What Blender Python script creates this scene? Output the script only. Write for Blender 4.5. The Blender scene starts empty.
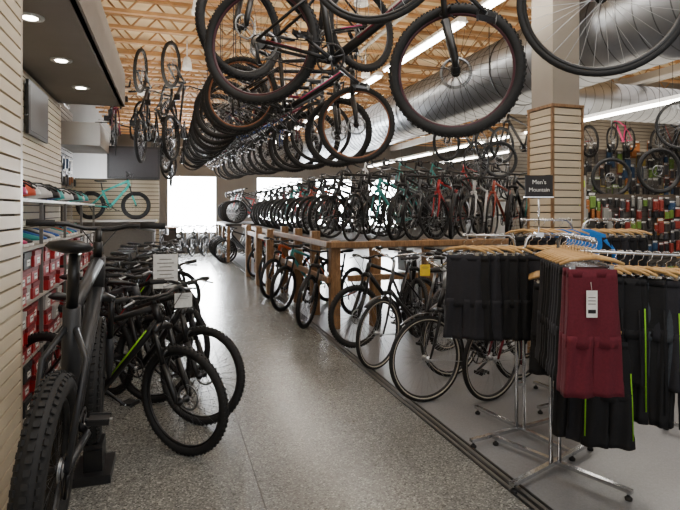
import bpy, math, random
from mathutils import Vector, Matrix, Quaternion
random.seed(7)
C = bpy.context.scene.collection
pi = math.pi
# ------------------------------------------------------------------ materials
def srgb(r, g, b):
    f = lambda c: (c/255/12.92) if c/255 <= .04045 else ((c/255+.055)/1.055)**2.4
    return (f(r), f(g), f(b), 1)
MATS = {}
def mat(name, col, rough=.5, metal=0, noise=0.12, scale=30, bump=0, emit=0):
    if name in MATS: return MATS[name]
    m = bpy.data.materials.new(name); m.use_nodes = True
    nt = m.node_tree; b = nt.nodes['Principled BSDF']
    c = srgb(*col) if max(col) > 1 else (*col, 1)
    b.inputs['Roughness'].default_value = rough
    b.inputs['Metallic'].default_value = metal
    if emit:
        b.inputs['Base Color'].default_value = c
        b.inputs['Emission Color'].default_value = c
        b.inputs['Emission Strength'].default_value = emit
    else:
        tc = nt.nodes.new('ShaderNodeTexCoord'); n = nt.nodes.new('ShaderNodeTexNoise')
        n.inputs['Scale'].default_value = scale; n.inputs['Detail'].default_value = 3
        nt.links.new(tc.outputs['Object'], n.inputs['Vector'])
        r = nt.nodes.new('ShaderNodeValToRGB')
        r.color_ramp.elements[0].position = .3; r.color_ramp.elements[1].position = .7
        r.color_ramp.elements[0].color = (*[x*(1-noise) for x in c[:3]], 1)
        r.color_ramp.elements[1].color = (*[min(1, x*(1+noise)) for x in c[:3]], 1)
        nt.links.new(n.outputs['Fac'], r.inputs['Fac'])
        nt.links.new(r.outputs['Color'], b.inputs['Base Color'])
        if bump:
            bp = nt.nodes.new('ShaderNodeBump'); bp.inputs['Strength'].default_value = bump
            bp.inputs['Distance'].default_value = .01
            nt.links.new(n.outputs['Fac'], bp.inputs['Height'])
            nt.links.new(bp.outputs['Normal'], b.inputs['Normal'])
    MATS[name] = m
    return m
RUB = mat('rubber', (22, 22, 23), .75, 0, .2, 60)
BLK = mat('black_paint', (16, 16, 18), .35)
MET = mat('brushed_metal', (175, 178, 182), .3, .9)
CHR = mat('chrome', (205, 207, 210), .18, 1)
DKM = mat('dark_metal', (60, 60, 62), .35, .8)
CREAM = mat('cream_rubber', (188, 182, 168), .6)
WHT = mat('white_paint', (225, 225, 222), .5)
SLAT = mat('slat_cream', (208, 194, 168), .55, 0, .04, 4)
SLATD = mat('slat_groove', (76, 66, 55), .7)
SLATDIM = mat('slat_dimmed', (130, 122, 110), .6, 0, .05, 4)  # cream slat greyed: dimness of the right rear wall put into the colour
GREY = mat('grey_paint', (98, 94, 90), .7, 0, .05, 3)
TAUPE = mat('taupe_paint', (132, 124, 116), .7, 0, .05, 3)
GREYL = mat('light_grey_paint', (158, 153, 146), .7, 0, .05, 3)
WOODC = mat('joist_wood', (182, 140, 94), .7, 0, .2, 6)
DECKM = mat('deck_wood', (230, 204, 160), .75, 0, .12, 3)
def wood_mat(name, col, dark):
    m = bpy.data.materials.new(name); m.use_nodes = True
    nt = m.node_tree; b = nt.nodes['Principled BSDF']; b.inputs['Roughness'].default_value = .55
    tc = nt.nodes.new('ShaderNodeTexCoord'); mp = nt.nodes.new('ShaderNodeMapping')
    mp.inputs['Scale'].default_value = (6, 6, 1.2)
    n = nt.nodes.new('ShaderNodeTexNoise'); n.inputs['Scale'].default_value = 6; n.inputs['Detail'].default_value = 6
    n.inputs['Distortion'].default_value = 1.2
    r = nt.nodes.new('ShaderNodeValToRGB')
    r.color_ramp.elements[0].color = srgb(*dark); r.color_ramp.elements[1].color = srgb(*col)
    r.color_ramp.elements[0].position = .35; r.color_ramp.elements[1].position = .65
    nt.links.new(tc.outputs['Object'], mp.inputs['Vector']); nt.links.new(mp.outputs['Vector'], n.inputs['Vector'])
    nt.links.new(n.outputs['Fac'], r.inputs['Fac']); nt.links.new(r.outputs['Color'], b.inputs['Base Color'])
    MATS[name] = m; return m
TIMBER = wood_mat('timber', (152, 116, 78), (116, 84, 54))
HANGW = wood_mat('hanger_wood', (208, 168, 108), (180, 138, 84))
def floor_mat(name, base, lo, hi, rough, speck=220, dark=.66):
    m = bpy.data.materials.new(name); m.use_nodes = True
    nt = m.node_tree; b = nt.nodes['Principled BSDF']
    tc = nt.nodes.new('ShaderNodeTexCoord')
    v = nt.nodes.new('ShaderNodeTexVoronoi'); v.inputs['Scale'].default_value = speck
    n = nt.nodes.new('ShaderNodeTexNoise'); n.inputs['Scale'].default_value = 1.3; n.inputs['Detail'].default_value = 5
    n2 = nt.nodes.new('ShaderNodeTexNoise'); n2.inputs['Scale'].default_value = speck*.25; n2.inputs['Detail'].default_value = 3
    for x in (v, n, n2): nt.links.new(tc.outputs['Object'], x.inputs['Vector'])
    sep = nt.nodes.new('ShaderNodeSeparateColor'); nt.links.new(v.outputs['Color'], sep.inputs['Color'])
    r = nt.nodes.new('ShaderNodeValToRGB'); e = r.color_ramp.elements
    e[0].color = srgb(*lo); e[0].position = .05; e[1].color = srgb(*hi); e[1].position = .95
    k = e.new(.3); k.color = srgb(*base); k = e.new(.75); k.color = srgb(*base)
    nt.links.new(sep.outputs['Red'], r.inputs['Fac'])
    mx = nt.nodes.new('ShaderNodeMix'); mx.data_type = 'RGBA'; mx.blend_type = 'MULTIPLY'; mx.inputs[0].default_value = .8
    r2 = nt.nodes.new('ShaderNodeValToRGB'); r2.color_ramp.elements[0].color = (dark, dark, dark, 1); r2.color_ramp.elements[1].color = (1, 1, 1, 1)
    r2.color_ramp.elements[0].position = .35; r2.color_ramp.elements[1].position = .65
    ad = nt.nodes.new('ShaderNodeMath'); ad.operation = 'MULTIPLY_ADD'; ad.inputs[1].default_value = .6
    nt.links.new(n.outputs['Fac'], ad.inputs[0])
    hf = nt.nodes.new('ShaderNodeMath'); hf.operation = 'MULTIPLY'; hf.inputs[1].default_value = .4
    nt.links.new(n2.outputs['Fac'], hf.inputs[0]); nt.links.new(hf.outputs[0], ad.inputs[2])
    nt.links.new(ad.outputs[0], r2.inputs['Fac'])
    nt.links.new(r.outputs['Color'], mx.inputs[6]); nt.links.new(r2.outputs['Color'], mx.inputs[7])
    nt.links.new(mx.outputs[2], b.inputs['Base Color'])
    b.inputs['Roughness'].default_value = rough
    MATS[name] = m; return m
FLOORA = floor_mat('aggregate_concrete', (118, 118, 114), (78, 78, 74), (164, 164, 158), .24, 130, .58)
FLOORB = floor_mat('grey_sheet_floor', (132, 133, 136), (124, 125, 127), (140, 141, 143), .30, 260)
def cm(rgb, rough=.4, metal=0, pre='paint'):
    return mat('%s_%d_%d_%d' % (pre, *rgb), rgb, rough, metal, .06)
# ------------------------------------------------------------------ mesh builder
class MB:
    def __init__(s): s.v = []; s.f = []; s.m = []; s.s = []
    def add(s, vs, fs, m, sm=True):
        o = len(s.v); s.v += [tuple(x) for x in vs]
        for f in fs: s.f.append(tuple(i+o for i in f)); s.m.append(m); s.s.append(sm)
    def rings(s, R, m, caps=True, closed=False, sm=True):
        n = len(R[0]); vs = [p for r in R for p in r]; fs = []
        k = len(R)
        for i in range(k if closed else k-1):
            a = i*n; b = ((i+1) % k)*n
            for j in range(n):
                j2 = (j+1) % n
                fs.append((a+j, a+j2, b+j2, b+j))
        if caps and not closed:
            fs.append(tuple(range(n))[::-1]); fs.append(tuple((k-1)*n+j for j in range(n)))
        s.add(vs, fs, m, sm)
    def path(s, pts, r, m, n=8, caps=True, closed=False, sy=1):
        P = [Vector(p) for p in pts]; k = len(P); R = []; up = None
        for i in range(k):
            if closed: t = P[(i+1) % k]-P[i-1]
            else: t = P[min(i+1, k-1)]-P[max(i-1, 0)]
            t.normalize()
            if up is None:
                up = Vector((0, 1, 0)) if abs(t.y) < .8 else Vector((0, 0, 1))
            a = (up - t*up.dot(t)).normalized(); b = t.cross(a); up = a
            rr = r[i] if isinstance(r, (list, tuple)) else r
            R.append([P[i]+a*(math.cos(2*pi*j/n)*rr)+b*(math.sin(2*pi*j/n)*rr*sy) for j in range(n)])
        s.rings(R, m, caps, closed)
    def torus(s, c, R, r, m, N=40, n=8, rw=None, a0=0, a1=None):
        rw = rw or r; c = Vector(c); RR = []
        full = a1 is None
        for i in range(N if full else N+1):
            a = a0 + ((2*pi) if full else (a1-a0))*i/N
            d = Vector((math.cos(a), 0, math.sin(a)))
            RR.append([c+d*(R+r*math.cos(2*pi*j/n))+Vector((0, rw*math.sin(2*pi*j/n), 0)) for j in range(n)])
        s.rings(RR, m, True, full)
    def lathe(s, prof, c, m, axis='z', n=16, caps=True):
        c = Vector(c); R = []
        for r, h in prof:
            ring = []
            for j in range(n):
                x, y = r*math.cos(2*pi*j/n), r*math.sin(2*pi*j/n)
                p = (x, y, h) if axis == 'z' else ((x, h, y) if axis == 'y' else (h, x, y))
                ring.append(c+Vector(p))
            R.append(ring)
        s.rings(R, m, caps)
    def box(s, c, d, m, M=None, taper=1):
        x, y, z = [k/2 for k in d]; c = Vector(c)
        vs = [Vector((a*x*(taper if e > 0 else 1), b*y*(taper if e > 0 else 1), e*z)) for e in (-1, 1) for a, b in ((-1, -1), (1, -1), (1, 1), (-1, 1))]
        if M: vs = [M @ v for v in vs]
        vs = [v+c for v in vs]
        s.add(vs, [(3, 2, 1, 0), (4, 5, 6, 7), (0, 1, 5, 4), (1, 2, 6, 5), (2, 3, 7, 6), (3, 0, 4, 7)], m, False)
    def merge(s, o, M=None, remap=None):
        off = len(s.v)
        s.v += [tuple(M @ Vector(v)) if M else v for v in o.v]
        s.f += [tuple(i+off for i in f) for f in o.f]; s.m += o.m; s.s += o.s
    def mesh(s, name):
        me = bpy.data.meshes.new(name); me.from_pydata(s.v, [], s.f)
        ml = []
        for x in s.m:
            if x not in ml: ml.append(x)
        for x in ml: me.materials.append(x if not isinstance(x, str) else BLK)
        idx = [ml.index(x) for x in s.m]
        me.polygons.foreach_set('material_index', idx)
        me.polygons.foreach_set('use_smooth', s.s)
        me['cslot'] = ml.index('COL') if 'COL' in ml else -1
        me['dslot'] = ml.index('COL2') if 'COL2' in ml else -1
        me.update(); return me
def obj(name, me, loc=(0, 0, 0), parent=None, col=None, col2=None, mx=None):
    if isinstance(me, MB): me = me.mesh(name)
    o = bpy.data.objects.new(name, me); C.objects.link(o)
    if parent: o.parent = parent
    if mx is not None: o.matrix_basis = mx
    else: o.location = loc
    if me:
        for key, cc in (('cslot', col), ('dslot', col2)):
            i = me.get(key, -1)
            if i >= 0 and cc is not None:
                o.material_slots[i].link = 'OBJECT'; o.material_slots[i].material = cc
    return o
def top(o, label, cat, group=None, kind=None):
    o['label'] = label; o['category'] = cat
    if group: o['group'] = group
    if kind: o['kind'] = kind
    return o
def struct(o):
    o['kind'] = 'structure'; return o
def sbox(name, lo, hi, m):
    b = MB(); c = [(lo[i]+hi[i])/2 for i in range(3)]
    b.box((0, 0, 0), [hi[i]-lo[i] for i in range(3)], m)
    return struct(obj(name, b, c))
def text(s, size, m, loc, rot, parent=None, name='lettering'):
    cu = bpy.data.curves.new('t', 'FONT'); cu.body = s; cu.size = size; cu.align_x = 'CENTER'; cu.align_y = 'CENTER'; cu.extrude = .0006
    t = bpy.data.objects.new('t', cu); C.objects.link(t)
    bpy.context.view_layer.update()
    me = bpy.data.meshes.new_from_object(t.evaluated_get(bpy.context.evaluated_depsgraph_get()))
    bpy.data.objects.remove(t); me.materials.clear(); me.materials.append(m)
    o = bpy.data.objects.new(name, me); C.objects.link(o); o.location = loc; o.rotation_euler = rot
    if parent: o.parent = parent
    return o
# ------------------------------------------------------------------ bicycles
SPEC = {
 'mtb':  dict(R=.35, tr=.027, ra=-.44, fa=.67, bb=(0, .31), st=(-.17, .76), sd=(-.23, .95), cr=(.505, .80), hb=(.495, .83), ht=(.455, .94), stem=(.44, .98), bar=(.50, 1.0), tire=RUB, rim=BLK),
 'kid':  dict(R=.35, tr=.048, ra=-.44, fa=.62, bb=(0, .31), st=(-.17, .72), sd=(-.21, .95), cr=(.475, .80), hb=(.465, .83), ht=(.425, .98), stem=(.41, 1.05), bar=(.45, 1.12), tire=RUB, rim=BLK),
 'fat':  dict(R=.36, tr=.052, ra=-.44, fa=.72, bb=(0, .36), st=(-.20, .94), sd=(-.24, 1.20), cr=(.53, .86), hb=(.52, .90), ht=(.455, 1.10), stem=(.435, 1.18), bar=(.46, 1.25), tire=RUB, rim=BLK),
 'road': dict(R=.338, tr=.014, ra=-.41, fa=.59, bb=(0, .28), st=(-.15, .76), sd=(-.2, .97), cr=(.49, .71), hb=(.485, .73), ht=(.435, .89), stem=(.43, .92), bar=(.52, .93), tire=RUB, rim=BLK),
 'city': dict(R=.345, tr=.019, ra=-.46, fa=.63, bb=(0, .28), st=(-.17, .70), sd=(-.24, .90), cr=(.50, .73), hb=(.495, .75), ht=(.44, .90), stem=(.42, 1.04), bar=(.46, 1.07), tire=CREAM, rim=DKM),
}
SPEC['tan'] = dict(SPEC['mtb'], rim=cm((120, 72, 42)), tr=.024)
SPEC['wine'] = dict(SPEC['mtb'], rim=cm((62, 18, 32)))
MTBS = ('mtb', 'fat', 'kid', 'tan', 'wine')
def bike_parts(kind, lo=False):
    S = SPEC[kind]; R = S['R']; tr = S['tr']; n = 6 if lo else 10; N = 28 if lo else 56
    if kind in ('tan', 'wine'): kind = 'mtb'
    P = {}
    V = lambda p, y=0: (p[0], y, p[1])
    bb, st, hb, ht = S['bb'], S['st'], S['hb'], S['ht']; ra = (S['ra'], R); fa = (S['fa'], R)
    k = {'mtb': 1.3, 'kid': 1.7, 'fat': 1.9, 'city': 1.0, 'road': 1.1}[kind]
    f = MB()
    hb2 = (hb[0]*.93+ht[0]*.07, hb[1]*.85+ht[1]*.15)
    ht2 = (ht[0]*.9+hb[0]*.1, ht[1]*.85+hb[1]*.15)
    f.path([V(bb), V(((bb[0]+hb2[0])/2, (bb[1]+hb2[1])/2-.005)), V(hb2)], [.021*k, .019*k, .021*k], 'COL', n)
    if kind == 'city':
        f.path([V((-.04, .42)), V((.1, .44)), V((.28, .58)), V(ht2)], .014, 'COL', n)
    else:
        f.path([V((st[0]*.97, st[1]-.03)), V(ht2)], [.013*k, .018*k], 'COL', n)
    f.path([V(bb), V(st)], .016*k if kind != 'fat' else [.048, .036], 'COL', n)
    f.path([V(hb), V(ht)], .021*k, 'COL', n)
    for s in (-1, 1):
        f.path([(bb[0]-.02, .035*s, bb[1]), (bb[0]-.12, (.035+tr)*s, bb[1]+.01), (ra[0], .065*s, ra[1])], [.012*k, .009*k, .008*k], 'COL', 6)
        f.path([(st[0]*.93, .012*s, st[1]-.08), (st[0]-.08, (.03+tr)*s, st[1]-.2), (ra[0], .065*s, ra[1])], .007*k, 'COL', 6)
    f.lathe([(.022, -.042), (.022, .042)], V(bb), 'COL', 'y', 12)
    if kind in MTBS:
        d = Vector((hb2[0]-bb[0], 0, hb2[1]-bb[1])); nrm = Vector((-d.z, 0, d.x)).normalized()
        for s in (-1, 1):
            a = Vector(V(bb))+d*.25; c = Vector(V(bb))+d*.85
            off = Vector((0, s*.0175*k, 0))
            f.path([a+off+nrm*.004, c+off+nrm*.012], .0055, 'COL2', 6)
            f.path([(bb[0]-.16, (.04+tr)*s+.004*s, bb[1]+.02), (ra[0]+.06, .072*s, ra[1]+.004)], .0045, 'COL2', 5)
    P['frame'] = f
    g = MB(); cr = S['cr']
    if kind in MTBS:
        yy = .062 if kind == 'mtb' else .078
        for s in (-1, 1):
            y = yy*s
            mid = (cr[0]*.52+fa[0]*.48-.012, cr[1]*.52+fa[1]*.48)
            g.path([V((cr[0], cr[1]), y), V(mid, y)], .0165, BLK, n)
            g.path([V(mid, y), V((fa[0]-.012, fa[1]+.05), y), V(fa, y)], [.0225, .0205, .012], 'COL2F', n)
        g.path([(mid[0]-.03, -yy, mid[1]+.02), (mid[0]+.0, -yy*.6, mid[1]+.075), (mid[0]+.0, yy*.6, mid[1]+.075), (mid[0]-.03, yy, mid[1]+.02)], .012, 'COL2F', 8) if kind == 'mtb' else None
        g.path([(cr[0]+.01, -yy-.012, cr[1]-.015), (cr[0], -yy*.5, cr[1]+.008), (cr[0], yy*.5, cr[1]+.008), (cr[0]+.01, yy+.012, cr[1]-.015)], [.02, .027, .027, .02], BLK, 10)
    else:
        for s in (-1, 1):
            g.path([V((cr[0], cr[1]-.005), .018*s), V((cr[0]+.015, cr[1]-.05), .045*s), V((fa[0]-.045, fa[1]+.12), .052*s), V(fa, .052*s)], [.014, .014, .011, .008], 'COL', 8)
        g.lathe([(.02, -.045), (.02, .045)], V(cr), 'COL', 'y', 10)
    g.path([V(cr), V(hb)], .018 if kind != 'fat' else .034, BLK, n)
    g.m = [('COL' if kind != 'mtb' else BLK) if x == 'COL2F' else x for x in g.m]
    P['fork'] = g
    h = MB(); sm, br = S['stem'], S['bar']
    h.path([V(ht), V(sm)], .017 if kind != 'fat' else .024, BLK if kind != 'city' else MET, n)
    h.path([V(sm), V(br)], .016, BLK if kind != 'city' else MET, n)
    if kind in MTBS:
        W = .36 if kind != 'fat' else .34
        pts = [(br[0]-.05, -W, br[1]+.025), (br[0]-.02, -W*.45, br[1]+.022), (br[0], -.07, br[1]), (br[0], .07, br[1]), (br[0]-.02, W*.45, br[1]+.022), (br[0]-.05, W, br[1]+.025)]
        h.path(pts, .0125, BLK, n)
        for s in (-1, 1):
            h.path([(br[0]-.05, W*s, br[1]+.025), (br[0]-.035, (W-.13)*s, br[1]+.0245)], .0175, RUB, n)
            h.path([(br[0]-.03, (W-.15)*s, br[1]+.02), (br[0]+.02, (W-.14)*s, br[1]+.01), (br[0]+.03, (W-.05)*s, br[1]-.005)], .007, MET, 6)
            h.path([(br[0]-.0, (W-.15)*s, br[1]), (br[0]+.1, .12*s, br[1]+.03), (br[0]+.07, .02*s, br[1]-.1), (cr[0]+.04, .05*s, cr[1])], .003, BLK, 5)
    elif kind == 'road':
        W = .21
        for s in (-1, 1):
            h.path([(br[0], 0, br[1]), (br[0], W*.9*s, br[1]), (br[0]+.05, W*s, br[1]-.002), (br[0]+.09, W*s, br[1]-.02), (br[0]+.1, W*s, br[1]-.07), (br[0]+.06, W*s, br[1]-.12), (br[0]-.03, W*s, br[1]-.135)], .0155, RUB, n)
            h.path([(br[0]+.07, W*s, br[1]), (br[0]+.12, W*s, br[1]+.04), (br[0]+.13, W*s, br[1]-.02), (br[0]+.12, W*s*.98, br[1]-.1)], [.018, .016, .008, .005], BLK, 6)
    else:
        W = .32
        for s in (-1, 1):
            h.path([(br[0], 0, br[1]), (br[0]+.05, .1*s, br[1]+.04), (br[0]-.02, .24*s, br[1]+.07), (br[0]-.12, .30*s, br[1]+.07), (br[0]-.24, W*s, br[1]+.06)], .0115, CHR, n)
            h.path([(br[0]-.13, .302*s, br[1]+.07), (br[0]-.25, W*s, br[1]+.06)], .017, BLK, n)
            h.path([(br[0]-.06, .28*s, br[1]+.06), (br[0]-.1, .33*s, br[1]+.045), (br[0]-.2, .35*s, br[1]+.035)], .006, MET, 6)
    P['handlebar'] = h
    q = MB(); sd = S['sd']
    q.path([V(st), V((sd[0]+.01, sd[1]-.03))], .0145 if kind != 'fat' else .024, BLK if kind != 'city' else MET, n)
    L = [(.15, .012, .012), (.10, .020, .018), (.03, .027, .02), (-.04, .05, .022), (-.09, .07, .024), (-.125, .07, .022), (-.14, .045, .014)]
    if kind == 'city': L = [(a*.9, b*1.35, c*1.6) for a, b, c in L]
    if kind == 'fat': L = [(a, b*1.25, c*1.2) for a, b, c in L]
    RR = []
    for x, w, t in L:
        RR.append([Vector((sd[0]+x, w*math.cos(2*pi*j/10), sd[1]+t*math.sin(2*pi*j/10)*(1 if math.sin(2*pi*j/10) > 0 else .8)+(.008 if x < -.1 else 0))) for j in range(10)])
    q.rings(RR, BLK)
    for s in (-1, 1):
        q.path([(sd[0]+.11, .01*s, sd[1]-.012), (sd[0]+.04, .02*s, sd[1]-.03), (sd[0]-.04, .022*s, sd[1]-.03), (sd[0]-.11, .03*s, sd[1]-.01)], .0035, MET, 5)
    P['saddle'] = q
    c = MB(); cx = Vector(V(bb))
    c.torus(cx+Vector((0, -.05, 0)), .085 if kind == 'road' else .075, .006, DKM, 24, 6, .003)
    for i in range(4):
        a = i*pi/2+.4; c.path([cx+Vector((0, -.05, 0)), cx+Vector((.08*math.cos(a), -.05, .08*math.sin(a)))], .006, DKM, 5)
    c.path([cx+Vector((0, -.075, 0)), cx+Vector((0, .075, 0))], .012, MET, 8)
    a = -.5; d = Vector((math.cos(a), 0, math.sin(a)))
    for s in (-1, 1):
        c.path([cx+Vector((0, .075*s*1, 0)), cx+d*(.172*s)+Vector((0, .085*s, 0))], [.013, .009], DKM, 8)
    P['crankset'] = c
    pd = MB(); pd.box((0, 0, 0), (.09, .085, .016), BLK); pd.path([(0, -.055, 0), (0, .055, 0)], .006, MET, 6)
    for xx in (-.04, .04): pd.box((xx, 0, 0), (.008, .09, .026), DKM)
    P['pedal'] = pd
    P['_pedalpos'] = [tuple(cx+d*(.172*s)+Vector((0, .135*s, 0))) for s in (-1, 1)]
    ch = MB(); rr = .08; ro = .035; A = cx+Vector((0, -.05, 0)); B = Vector((ra[0], -.05, ra[1])); pts = []
    for i in range(9): t = -pi/2+pi*i/8; pts.append(A+Vector((rr*math.cos(t), 0, rr*math.sin(t))))
    for i in range(7): t = pi/2+pi*i/6; pts.append(B+Vector((ro*math.cos(t), 0, ro*math.sin(t))))
    if kind != 'city':
        pts += [B+Vector((.02, 0, -.12)), B+Vector((.06, 0, -.13)), B+Vector((.07, 0, -.09))]
    ch.path(pts, .004, DKM, 5, closed=True)
    if kind != 'city':
        ch.path([B+Vector((0, -.02, -.02)), B+Vector((.02, -.015, -.07)), B+Vector((.045, -.01, -.13))], .009, BLK, 6)
        for i, r0 in enumerate((.045, .038, .03)):
            ch.lathe([(r0, -.002), (r0, .002)], B+Vector((0, -.002-.006*i+.012, 0)), MET, 'y', 16)
    P['chain'] = ch
    rim = MB(); Rt = R-tr; rb = Rt-tr*.75-.006
    rim.torus((0, 0, 0), rb, .011, S['rim'], N, 6, .012 if kind != 'fat' else .03)
    P['rim'] = rim
    t = MB()
    if kind == 'city':
        t.torus((0, 0, 0), Rt-.009, .0085, CREAM, N, 8 if lo else 12, .0165); t.torus((0, 0, 0), Rt+.002, .0175, RUB, N, 8, .0185)
    else: t.torus((0, 0, 0), Rt, tr, S['tire'], N, 8 if lo else 12)
    if kind in ('mtb', 'fat') and not lo:
        kn = 60 if kind == 'fat' else 64; kb = .016 if kind == 'fat' else .009
        for i in range(kn):
            for off, w in ((0, .4), (.72, .3), (-.72, .3)):
                a = 2*pi*(i+(0.5 if off else 0))/kn
                Mx = Matrix.Rotation(-a, 4, 'Y') @ Matrix.Translation((Rt+tr*math.cos(off), tr*math.sin(off), 0)) @ Matrix.Rotation(off, 4, 'Z')
                b2 = MB(); b2.box((0, 0, 0), (kb, tr*w, kb*1.25), RUB)
                t.merge(b2, Mx)
    P['tire'] = t
    sp = MB(); ns = 20 if lo else 32
    for i in range(ns):
        a = 2*pi*i/ns; s = -1 if i % 2 else 1; b = a+(.55 if (i//2) % 2 else -.55)
        sp.path([(.022*math.cos(b), .028*s, .022*math.sin(b)), (rb*math.cos(a), 0, rb*math.sin(a))], .0012 if not lo else .0013, MET if (kind in ('city', 'road') or lo) else DKM, 3, caps=False)
    P['spokes'] = sp
    hu = MB(); hu.lathe([(.007, -.06), (.012, -.035), (.026, -.032), (.026, -.026), (.015, -.02), (.015, .02), (.026, .026), (.026, .032), (.012, .035), (.007, .06)], (0, 0, 0), MET if kind == 'city' else DKM, 'y', 12)
    if kind in ('mtb', 'fat'):
        RM = MET if kind == 'mtb' else DKM
        hu.torus((0, .045, 0), .078, .008, RM, 24, 4, .0015)
        for i in range(5):
            a = 2*pi*i/5; hu.path([(.01*math.cos(a), .045, .01*math.sin(a)), (.074*math.cos(a+.3), .045, .074*math.sin(a+.3))], .003, RM, 4)
    P['hub'] = hu
    if kind == 'city':
        fe = MB()
        fe.torus((ra[0], 0, R), R+.022, .003, 'COL', 20, 6, .026, .15, pi+.35)
        fe.path([(ra[0], .06, R), (ra[0]-.34, .02, R+.13)], .003, MET, 5)
        P['rear_fender'] = fe
        ff = MB(); ff.torus((fa[0], 0, R), R+.022, .003, 'COL', 20, 6, .026, .9, pi+.3)
        ff.path([(fa[0], .06, R), (fa[0]-.35, .02, R-.06)], .003, MET, 5)
        P['front_fender'] = ff
        cg = MB(); cg.path([(bb[0]+.09, -.062, bb[1]+.05), (bb[0], -.062, bb[1]+.1), (ra[0]+.08, -.062, ra[1]+.05)], [.012, .018, .012], 'COL', 6)
        P['chain_guard'] = cg
        rk = MB()
        for s in (-1, 1):
            rk.path([(ra[0], .07*s, R), (ra[0]-.02, .065*s, R+.40), (ra[0]+.3, .04*s, R+.41)], .005, BLK, 6)
            rk.path([(ra[0], .07*s, R), (ra[0]-.14, .065*s, R+.40), (ra[0]-.02, .065*s, R+.40)], .005, BLK, 6)
        for x in (-.14, -.02, .1, .22): rk.path([(ra[0]+x, -.065, R+.40), (ra[0]+x, .065, R+.40)], .005, BLK, 6)
        P['luggage_rack'] = rk
    return P
CACHE = {}
def get_parts(kind):
    if kind not in CACHE:
        P = bike_parts(kind); CACHE[kind] = {k: (v.mesh('bike_'+k) if isinstance(v, MB) else v) for k, v in P.items()}
    return CACHE[kind]
def steer_mx(kind, ang):
    S = SPEC[kind]; p = Vector((S['hb'][0], 0, S['hb'][1])); q = Vector((S['ht'][0], 0, S['ht'][1]))
    return Matrix.Translation(p) @ Matrix.Rotation(ang, 4, (q-p).normalized()) @ Matrix.Translation(-p)
def get_simple(kind, steer):
    key = (kind, 'lo', steer)
    if key not in CACHE:
        P = bike_parts(kind, True); S = SPEC[kind]; b = MB(); sm = steer_mx(kind, steer)
        for k, v in P.items():
            if k in ('rim', 'tire', 'spokes', 'hub'):
                b.merge(v, Matrix.Translation((S['ra'], 0, S['R']))); b.merge(v, sm @ Matrix.Translation((S['fa'], 0, S['R'])))
            elif k in ('fork', 'handlebar', 'front_fender'): b.merge(v, sm)
            elif k == 'pedal':
                for p in P['_pedalpos']: b.merge(v, Matrix.Translation(p))
            elif isinstance(v, MB): b.merge(v)
        CACHE[key] = b.mesh('bicycle')
    return CACHE[key]
def bike_matrix(kind, front, rear, roll=0, scale=1):
    S = SPEC[kind]; f = Vector(front); r = Vector(rear); x = (f-r).normalized()
    up = Vector((0, 0, 1)) if abs(x.z) < .9 else Vector((0, -1, 0)) 
    y = up.cross(x).normalized(); z = x.cross(y)
    M = Matrix((x, y, z)).transposed().to_4x4() @ Matrix.Rotation(roll, 4, 'X')
    mid = Vector(((S['ra']+S['fa'])/2, 0, S['R']))*scale
    return Matrix.Translation((f+r)/2 - M.to_3x3() @ mid) @ M @ Matrix.Scale(scale, 4)
def bike(kind, front, rear, col, col2=None, steer=0, hero=True, label='', group=None, roll=0, scale=1, upv=None):
    col2 = col2 or col
    M = bike_matrix(kind, front, rear, roll, scale)
    if upv: M = upv
    if not hero:
        o = obj('bicycle', get_simple(kind, round(steer, 1)), col=col, col2=col2, mx=M)
        return top(o, label, 'bicycle', group)
    P = get_parts(kind); S = SPEC[kind]
    root = obj('bicycle', None, mx=M); root.empty_display_size = .2
    top(root, label, 'bicycle', group)
    sm = steer_mx(kind, steer); I = Matrix.Identity(4)
    for k, me in P.items():
        if k[0] == '_' or k in ('rim', 'tire', 'spokes', 'hub'): continue
        if k == 'pedal': continue
        o = obj(k, me, parent=root, col=col, col2=col2, mx=sm if k in ('fork', 'handlebar', 'front_fender') else I)
        if k == 'crankset':
            for p in P['_pedalpos']: obj('pedal', P['pedal'], parent=o, mx=Matrix.Translation(p))
    for x, m0 in ((S['ra'], I), (S['fa'], sm)):
        w = obj('wheel', P['rim'], parent=root, mx=m0 @ Matrix.Translation((x, 0, S['R'])))
        for k in ('tire', 'spokes', 'hub'): obj(k, P[k], parent=w)
    return root
def floor_bike(kind, fx, fy, yaw, col, col2=None, z=0, scale=1, **kw):
    S = SPEC[kind]; R = S['R']*scale; wb = (S['fa']-S['ra'])*scale; a = math.radians(yaw)
    return bike(kind, (fx, fy, z+R), (fx-wb*math.cos(a), fy-wb*math.sin(a), z+R), col, col2, scale=scale, **kw)
cBlack = cm((18, 18, 20)); cGrey = cm((84, 86, 90)); cRed = cm((160, 24, 30)); cOrange = cm((205, 84, 26)); cGreen = cm((150, 215, 20))
cTeal = cm((60, 190, 180)); cWhite = cm((210, 210, 210)); cBlue = cm((30, 60, 120)); cPink = cm((200, 40, 110)); cMaroon = cm((96, 18, 40)); cSilver = cm((150, 155, 160), .3, .6)
cDark = cm((34, 35, 38), .45); cTealD = cm((60, 150, 146))
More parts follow.
